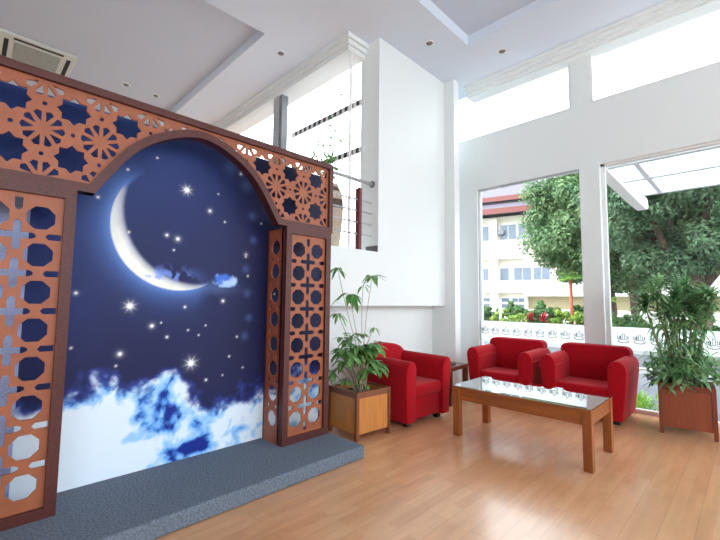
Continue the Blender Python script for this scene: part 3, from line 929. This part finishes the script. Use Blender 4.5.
# low dark sprig hanging over the side
tp = wloc(-2.86, 2.58, .62)
st.tube(curve_pts(wloc(-2.76, 2.70, .45), tp, (0, 0, .05)), .003, 5); cluster(tp, 5, .10, .026, 1, .9)
tp = wloc(-2.60, 2.66, .46); cluster(tp, 4, .10, .06, .8, .5)
tp = wloc(-2.75, 2.56, .50); cluster(tp, 5, .10, .06, .8, .6)
st.build('stem', M['stem'], pl)
V, F = leaf_mesh(specs); mesh_np('foliage', V, F, M['leafA'], pl)

# right: dracaena-like plant, tufts on canes above a skirt of lance leaves
rnd = random.Random(5)
pr_ = planter('potted_plant', 'bushy long leaved plant in the red brown planter by the right window', (-.525, 5.115, 0), R(6), .43, .475, .07, M['redplanter'], M['redpost'])
Rm = Matrix.Rotation(R(-6), 3, 'Z'); rloc = Vector((-.525, 5.115, 0))
st = MB(); specs = []
def tuft(c, n, L, W, lo, hi, droop):
    for k in range(n):
        a = rnd.uniform(0, 2*PI); e = rnd.uniform(lo, hi)
        d = Vector((math.cos(a)*math.cos(e), math.sin(a)*math.cos(e), math.sin(e)))
        specs.append((c + Vector((0, 0, rnd.uniform(-.06, .06))), d, Vector((0, 0, 1)), L*rnd.uniform(.7, 1.15), W*rnd.uniform(.8, 1.2), droop*rnd.uniform(.5, 1.4), .3))
for (wx, wy, wz, n, L) in ((-.72, 4.95, 1.33, 46, .20), (-.55, 5.08, 1.28, 60, .24), (-.40, 5.15, 1.24, 60, .25), (-.62, 5.10, 1.12, 44, .22), (-.45, 5.05, 1.10, 40, .22), (-.33, 5.2, 1.16, 36, .22), (-.68, 5.0, 1.44, 40, .17), (-.80, 4.95, 1.22, 50, .2), (-.50, 5.15, 1.38, 60, .22), (-.30, 5.1, 1.30, 50, .22), (-.58, 4.98, 1.18, 60, .24)):
    c = Rm @ (Vector((wx, wy, wz)) - rloc)
    b0 = Vector((c.x*.35+rnd.uniform(-.05, .05), c.y*.35+rnd.uniform(-.05, .05), .40))
    st.tube(curve_pts(b0, c, (rnd.uniform(-.02, .02), rnd.uniform(-.02, .02), 0)), [.013, .012, .012, .011, .010, .009, .008], 6)
    tuft(c, int(n*1.8), L, .026, -.35, 1.35, .3)
    tuft(b0.lerp(c, .8), 8, .17, .022, -.2, 1.1, .8)
    for t in (.4, .5, .6, .7): tuft(b0.lerp(c, t), 7, .12, .02, -.5, .9, .9)
for k in range(54):
    a = rnd.uniform(0, 2*PI); r = rnd.uniform(.02, .31)
    tuft(Vector((r*math.cos(a), r*math.sin(a), rnd.uniform(.47, .72))), 11, .16, .034, -.35, 1.2, .45)
st.build('stem', M['cane'], pr_)
V, F = leaf_mesh(specs, 2); mesh_np('foliage', V, F, M['leafB'], pr_)

# ------------------------------------------------------------------ LANDING: railing, vase
root = empty('stair_railing', (-3.31, 3.0, 1.8), 0, 'steel landing railing with dark red post above the white wall', 'railing')
ro = Matrix.Translation((3.31, -3.0, -1.8))
b = MB(); b.tube([(-3.31, 1.4, 2.70), (-3.31, 3.506, 2.70)], .021, 12); o = b.build('handrail', M['rod'], root); o.data.transform(ro)
b = MB(); b.disc((-3.31, 3.492, 2.70), .042, 'y', .014, 16); o = b.build('flange', M['chrome'], root); o.data.transform(ro)
for z in (2.46, 2.325, 2.185, 2.045):
    b = MB(); b.tube([(-3.31, 1.4, z), (-3.31, 3.49, z)], .0095, 8); o = b.build('rod', M['rod'], root); o.data.transform(ro)
for y in (3.265, 2.3, 1.5):
    b = MB(); b.box(-3.345, -3.275, y-.02, y+.02, 1.80, 2.60)
    b.tube([(-3.31, y, 2.6), (-3.31, y, 2.69)], .008, 8)
    o = b.build('post', M['railpost'], root); o.data.transform(ro)
# woven vase with a thin plant
root = empty('floor_vase', (-3.60, 3.07, 1.80), 0, 'tall woven vase with dark bands and sparse twigs behind the railing', 'vase')
b = MB(); b.lathe([(.10, 0), (.105, .05), (.125, .2), (.145, .4), (.155, .55), (.15, .66), (.13, .76), (.10, .82), (.09, .86)], 0, 0, 24, mi=lambda i: 1 if i in (0, 4, 6) else 0)
b.build('vase_body', [M['basket'], M['basket_dark']], root)
rnd = random.Random(21); st = MB(); specs = []
for (x, y, h_) in ((-.35, .02, 1.9), (-.12, .05, 1.75), (.10, .05, 2.0), (-.22, .0, 1.45), (-.02, .06, 1.35), (-.45, .0, 1.5)):
    tip = Vector((x, y, h_)); pts = curve_pts((x*.1, y*.2, .8), tip, (rnd.uniform(-.05, .05), 0, 0), 9)
    st.tube(pts, .003, 4)
    for p in pts[2:]:
        for q in range(rnd.choice((0, 1, 1, 2)) + (2 if p.z < 1.35 else 0)):
            a = rnd.uniform(0, 2*PI)
            specs.append((p + Vector((rnd.uniform(-.03, .03), 0, rnd.uniform(-.04, .04))), Vector((math.cos(a), math.sin(a)*.4, rnd.uniform(-.9, .3))), Vector((.3, -1, .3)), .075, .032, .3, .2))
st.build('twig', M['twig'], root)
V, F = leaf_mesh(specs, 2); mesh_np('leaves', V, F, M['leafA'], root)

# ------------------------------------------------------------------ CEILING FITTINGS
root = empty('ceiling_air_conditioner', (-7.19, .50, 4.74), 0, 'square ceiling cassette air conditioner in the left raised ceiling tray', 'air conditioner')
b = MB(); b.box(-.42, .42, -.42, .42, -.035, 0, bev=.01); b.build('panel', M['cassette'], root)
b = MB(); b.box(-.25, .25, -.25, .25, -.045, -.034, bev=.004, seg=1); b.build('intake_grille', M['filter'], root)
for k in range(4):
    b = MB(); b.box(-.27, .27, .315, .365, -.038, -.034)
    o = b.build('air_slot', M['slot'], root); o.rotation_euler = (0, 0, k*PI/2)
dl = [(-4.40, 2.82, 4.6, 'downlight in the flat ceiling between left tray and glazed corner'), (-2.83, 4.05, 4.6, 'downlight in the ceiling above the armchair wall'),
      (-2.23, 4.86, 4.6, 'downlight in the ceiling near the clerestory cornice'), (-7.11, 1.63, 4.74, 'downlight in the left tray nearer the air conditioner'),
      (-7.13, 2.09, 4.74, 'downlight in the left tray nearer the tray edge')]
first = None
for x, y, z, lb in dl:
    if first is None:
        root = empty('downlight', (x, y, z), 0, lb, 'light', 'recessed ceiling downlights')
        b = MB(); b.lathe([(.062, 0), (.062, -.006), (.048, -.010), (.042, -.002)], 0, 0, 24, cap=False); b.build('trim_ring', M['alu'], root)
        b = MB(); b.lathe([(.044, -.001), (.043, -.004), (.022, -.022), (.012, -.026)], 0, 0, 20); b.build('lamp', M['lamp'], root)
        b = MB(); b.lathe([(.058, -.0005), (.058, -.003)], 0, 0, 20); b.build('reflector', M['grey_alu'], root)
        first = root
    else:
        c = copy_tree(first); c.location = (x, y, z); c['label'] = lb

# ------------------------------------------------------------------ OUTSIDE: canopy
root = empty('canopy', (0, 5.66, 2.98), 0, 'white glass entrance canopy projecting outside the right window', 'canopy')
co = Matrix.Translation((0, -5.66, -2.98))
for xx in (-1.40, 3.2):
    b = MB(); b.prism([(5.68, 2.95), (5.68, 3.16), (8.42, 3.10), (8.50, 2.97), (8.35, 2.90), (7.6, 2.90)], xx, xx+.14, 'x')
    o = b.build('side_beam', M['white_render'], root); o.data.transform(co)
for y in (5.72, 6.55, 7.55):
    b = MB(); b.box(-1.26, 3.2, y, y+.08, 2.98, 3.06); o = b.build('cross_bar', M['alu'], root); o.data.transform(co)
for x in (-1.0, .3, 1.6):
    b = MB(); b.box(x, x+.06, 5.8, 7.55, 2.99, 3.06); o = b.build('rafter', M['alu'], root); o.data.transform(co)
b = MB(); b.box(-1.26, 3.2, 5.7, 7.63, 3.06, 3.075); o = b.build('glass_sheet', M['canopyglass'], root); o.data.transform(co)

# ------------------------------------------------------------------ OUTSIDE: building
BU = math.atan2(.253, .967)
root = empty('building', (-11.3, 28.3, -.15), BU, 'cream three storey building with grey tiled roof beyond the garden', 'building')
def bpart(name, mt, boxes, parent=None):
    b = MB()
    for q in boxes: b.box(*q)
    return b.build(name, mt, parent or root)
# local: x along the facade, -y towards us; z above ground at -.15
bpart('wall', M['cream'], [(-6.9, 24, .0, 8, 0, 7.75)])
bpart('parapet', M['white_render'], [(-6.9, -.15, -.5, 0, 4.55, 5.85), (-6.9, -.15, -.5, 0, 2.1, 2.85), (-6.9, 24, -.6, 0, .0, .95), (-.25, 24, -.9, 0, 1.85, 2.85), (-.25, -.05, -.7, 0, .9, 2.9)])
bpart('recess', M['beige'], [(-.05, 24, -.06, -.02, .95, 1.85)])
bpart('pier', M['cream'], [(-2.6, -2.05, -.55, 0, 0, 7.5), (-3.9, -3.55, -.3, 0, 0, 7.5)])
bpart('roof', M['rooftile'], [(-7, 24, -1.3, 9, 7.95, 8.0)])
b = MB(); b.prism([(-1.35, 8.0), (.6, 9.0), (.6, 8.0)], -7, 24, 'x'); b.prism([(.2, 9.3), (5.2, 11.6), (9, 9.3)], -7, 24, 'x'); b.box(-7, 24, .5, 8.5, 8.9, 9.3); b.build('roof', M['rooftile'], root)
bpart('fascia', M['fascia'], [(-7, 24, -1.4, -1.28, 7.72, 8.12), (-7, 24, .1, .22, 9.0, 9.36)])
for (x0, x1, z0, z1) in ((-3.4, -2.68, 5.95, 7.15), (-1.95, -.75, 5.95, 7.15), (-.7, .35, 5.95, 7.15), (.4, 1.5, 5.95, 7.15), (-3.4, -2.75, 2.95, 3.95), (-2.0, -1.3, 2.95, 3.95), (-1.05, .2, 2.95, 3.95), (.25, 1.4, 2.95, 3.95),
                         (-3.4, -2.68, .95, 1.75), (-2.0, -1.3, .95, 1.75), (-1.2, -.3, .95, 1.75), (-6.3, -4.2, 5.95, 7.15), (-6.3, -4.2, 2.95, 3.95)):
    b = MB(); b.box(x0, x1, -.05, .02, z0, z1); w = b.build('window', M['alu'], root)
    n = max(1, round((x1-x0)/.6)); b = MB()
    for k in range(n):
        s = (x1-x0-.06)/n; b.box(x0+.03+k*s+.02, x0+.03+(k+1)*s-.02, -.062, -.045, z0+.05, z1-.05)
    b.build('pane', M['darkglass'], w)
bpart('balcony_rail', M['white_render'], [(-3.4, -.3, -.2, -.15, 1.28, 1.42)])
b = MB(); b.box(-2.02, -1.6, -.5, -.1, 6.35, 6.7); b.build('air_unit', M['grey_alu'], root)

# ------------------------------------------------------------------ OUTSIDE: trees, palms, shrubs
def leaf_cloud(cent, rad, n_clump, n_leaf, size, seed, shell=.55, rag=.18):
    """leafy crown in clumps: arrays of small bent leaf blades"""
    rng = np.random.RandomState(seed)
    d = rng.normal(size=(n_clump, 3)); d /= np.linalg.norm(d, axis=1)[:, None]
    rr = shell + (1-shell)*rng.rand(n_clump)**.6
    cl = d*rr[:, None]*np.array(rad)
    cr = (rng.rand(n_clump)*.5+.55)*np.mean(rad)*rag*1.6
    q = rng.normal(size=(n_clump, n_leaf, 3)); q /= np.linalg.norm(q, axis=2)[..., None]
    pos = cl[:, None]+q*(cr[:, None, None])*(rng.rand(n_clump, n_leaf, 1)**.33)*np.array([1, 1, .8])
    pos = pos.reshape(-1, 3)+np.array(cent)
    nrm = (q.reshape(-1, 3)*.9+rng.normal(size=pos.shape)*.45+np.array([0, 0, .45])); nrm /= np.linalg.norm(nrm, axis=1)[:, None]
    t = np.cross(nrm, rng.normal(size=pos.shape)); t /= np.linalg.norm(t, axis=1)[:, None]
    b = np.cross(nrm, t)
    s = size*(.7+.6*rng.rand(len(pos)))[:, None]
    V = np.stack([pos-t*s, pos+b*s*.42+nrm*s*.12, pos+t*s, pos-b*s*.42+nrm*s*.12], 1).reshape(-1, 3)
    N = len(pos); i = np.arange(N)*4
    F = np.stack([i, i+1, i+2, i, i+2, i+3], 1).reshape(-1, 3)
    return V, F
def cloud_obj(name, V, F, mt, parent):
    me = bpy.data.meshes.new(name); me.from_pydata(V.tolist(), [], F.tolist())
    return link(name, me, mt, parent)
def tree(label, x, y, cz, rad, mt, seed, n_clump=110, n_leaf=190, size=.13, branches=6, lean=0):
    root = empty('tree', (x, y, -.15), 0, label, 'tree', 'large trees in the garden')
    t = MB(); rnd = random.Random(seed)
    t.tube([(0, 0, 0), (.05, .02, 1.0), (lean*.5, .05, 2.0), (lean, 0, cz*.62)], [.26, .21, .18, .15], 10)
    for k in range(branches):
        a = 2*PI*k/branches + rnd.uniform(-.3, .3)
        t.tube([(lean*.5, .05, 1.7+.15*k), (math.cos(a)*rad[0]*.3, math.sin(a)*rad[1]*.3, cz*.55+.3), (math.cos(a)*rad[0]*.62, math.sin(a)*rad[1]*.62, cz+rnd.uniform(-.3, .9))], [.12, .08, .04], 6)
    t.build('trunk', M['trunk'], root, True)
    V, F = leaf_cloud((0, 0, cz+.15), rad, n_clump, n_leaf, size, seed)
    cloud_obj('crown', V, F, mt, root)
    return root
tree('broad green tree between the cream building and the white column', -3.85, 17.0, 4.75, (2.75, 2.6, 3.0), M['treeA'], 4, 170, 430, .085)
tree('dense tree crown behind the canopy and tall potted plant', -.95, 12.4, 4.15, (2.2, 1.9, 2.05), M['treeB'], 7, 170, 430, .065)
tree('shaded tree furthest back behind the two nearer trees', -4.2, 23.2, 5.2, (4.2, 2.4, 3.2), M['treeB'], 9, 120, 260, .12)
tree('tree at the right edge of the view beyond the canopy', 3.6, 17.0, 4.8, (3.0, 2.6, 3.2), M['treeA'], 12, 110, 300, .10)

def slim_palm(label, x, y, h, r, seed, nf=11, L=.9):
    root = empty('palm', (x, y, -.15), 0, label, 'palm')
    t = MB(); t.tube([(0, 0, 0), (.02, 0, h*.5), (0, .02, h)], [r, r*.9, r*.85], 8); t.build('trunk', M['redtrunk'], root, True)
    rnd = random.Random(seed); specs = []
    for k in range(nf):
        a = 2*PI*k/nf; e = rnd.uniform(.3, 1.2)
        d = Vector((math.cos(a)*math.cos(e), math.sin(a)*math.cos(e), math.sin(e)))
        for q in range(12):
            t_ = (q+2)/13; p = Vector((0, 0, h)) + d*(L*t_) + Vector((0, 0, -.55*L*t_*t_))
            for s in (-1, 1):
                sd = d.cross(Vector((0, 0, 1))).normalized()*s + d*.6 + Vector((0, 0, -.25))
                specs.append((p, sd, Vector((0, 0, 1)), L*.34*(1-.5*t_), .035, .3, .2))
    V, F = leaf_mesh(specs, 2); mesh_np('fronds', V, F, M['leafY'], root)
slim_palm('slim red trunked palm seen left of the white column', -4.42, 14.55, 2.2, .06, 3, 11, .6)
slim_palm('slim red trunked palm seen right of the white column', -3.35, 14.6, 1.4, .07, 6, 9, .6)
m = MB(); m.tube([(0, 0, 0), (0, 0, 1.3)], .05, 8); o = m.build('bollard_post', M['white_render']); o.location = (-6.62, 13.9, .06)
tag(o, 'thin white post standing in the hedge outside the left window', 'post')

def shrub(name, label, x, y, z0, rad, mt, seed, n_clump=26, n_leaf=70, size=.055, group=None):
    root = empty(name, (x, y, z0), 0, label, 'shrub', group)
    t = MB()
    for k in range(4):
        a = k*PI/2+.4
        t.tube([(0, 0, 0), (math.cos(a)*rad[0]*.5, math.sin(a)*rad[1]*.5, rad[2]*1.2)], .012, 5)
    t.build('stem', M['trunk'], root)
    V, F = leaf_cloud((0, 0, rad[2]), rad, n_clump, n_leaf, size, seed, .4, .22)
    cloud_obj('foliage', V, F, mt, root)
    return root
ORD = ['first', 'second', 'third', 'fourth', 'fifth', 'sixth', 'seventh', 'eighth', 'ninth', 'tenth', 'eleventh', 'twelfth', 'thirteenth', 'fourteenth', 'fifteenth', 'sixteenth', 'seventeenth', 'eighteenth']
rnd = random.Random(2)
for k in range(14):
    x = -8.6 + k*.66
    light = k % 3 != 2 and k < 9
    h_ = .42 + rnd.uniform(-.05, .05) + (.10 if k < 9 else -.07)
    shrub('hedge_shrub', '%s hedge shrub from the left in the row beyond the windows' % ORD[k], x, 14.2 + rnd.uniform(-.12, .12), .05, (.42, .36, h_*.9), M['hedge'] if light else M['hedge_dark'], 30+k, group='hedge shrubs beyond the paving')
for k in range(7):
    x = -8.3 + k*1.35
    hb = .62 if k < 4 else .40
    shrub('backing_shrub', '%s taller dark shrub from the left behind the front hedge row' % ORD[k], x, 15.2, .05, (.66, .34, hb), M['hedge_dark'], 60+k, 34, 80, .07, 'dark shrubs behind the hedge row')
for k, (x, y, lb) in enumerate(((-5.45, 13.75, 'red leaved cordyline plant in the hedge, further left'), (-5.05, 13.8, 'red leaved cordyline plant in the hedge, nearer the white column'))):
    root = empty('cordyline', (x, y, .05), 0, lb, 'plant', 'red cordylines in the hedge')
    rnd2 = random.Random(k); sp = []
    for q in range(26):
        a = rnd2.uniform(0, 2*PI); e = rnd2.uniform(.3, 1.4)
        sp.append((Vector((0, 0, rnd2.uniform(.5, .68))), Vector((math.cos(a)*math.cos(e), math.sin(a)*math.cos(e), math.sin(e))), Vector((0, 0, 1)), .38, .07, .3, .2))
    t = MB(); t.tube([(0, 0, 0), (0, 0, .66)], .02, 6); t.build('stem', M['trunk'], root)
    V, F = leaf_mesh(sp, 2); mesh_np('leaves', V, F, M['cordyline'], root)
# low plant close to the glass right of the sofa
root = empty('ground_plant', (-1.12, 6.25, -.15), 0, 'yellow green grassy plant outside the glass beside the right sofa', 'plant')
rnd2 = random.Random(77); sp = []
for q in range(190):
    a = rnd2.uniform(0, 2*PI); e = rnd2.uniform(.25, 1.45); r = rnd2.uniform(0, .24)
    sp.append((Vector((r*math.cos(a), r*math.sin(a), rnd2.uniform(.02, .16))), Vector((math.cos(a)*math.cos(e), math.sin(a)*math.cos(e), math.sin(e))), Vector((0, 0, 1)), rnd2.uniform(.12, .26), .028, .35, .2))
V, F = leaf_mesh(sp, 2); mesh_np('blades', V, F, M['leafY'], root)
# slotted trellis bands outside the glazed corner
for z, lb in ((3.88, 'upper grey trellis band with dark slots outside the landing window'), (3.235, 'lower grey trellis band with dark slots outside the landing window')):
    root = empty('trellis_band', (-4.2, 3.52, z), 0, lb, 'trellis', 'trellis bands outside the landing window')
    b = MB(); b.box(-.9, .72, -.012, .012, -.055, .02); b.build('band', M['alu'], root)
    for k in range(13):
        x = -.80 + k*.115; b = MB(); b.box(x, x+.055, -.016, -.011, -.05, .015); b.build('slot', M['slot'], root)
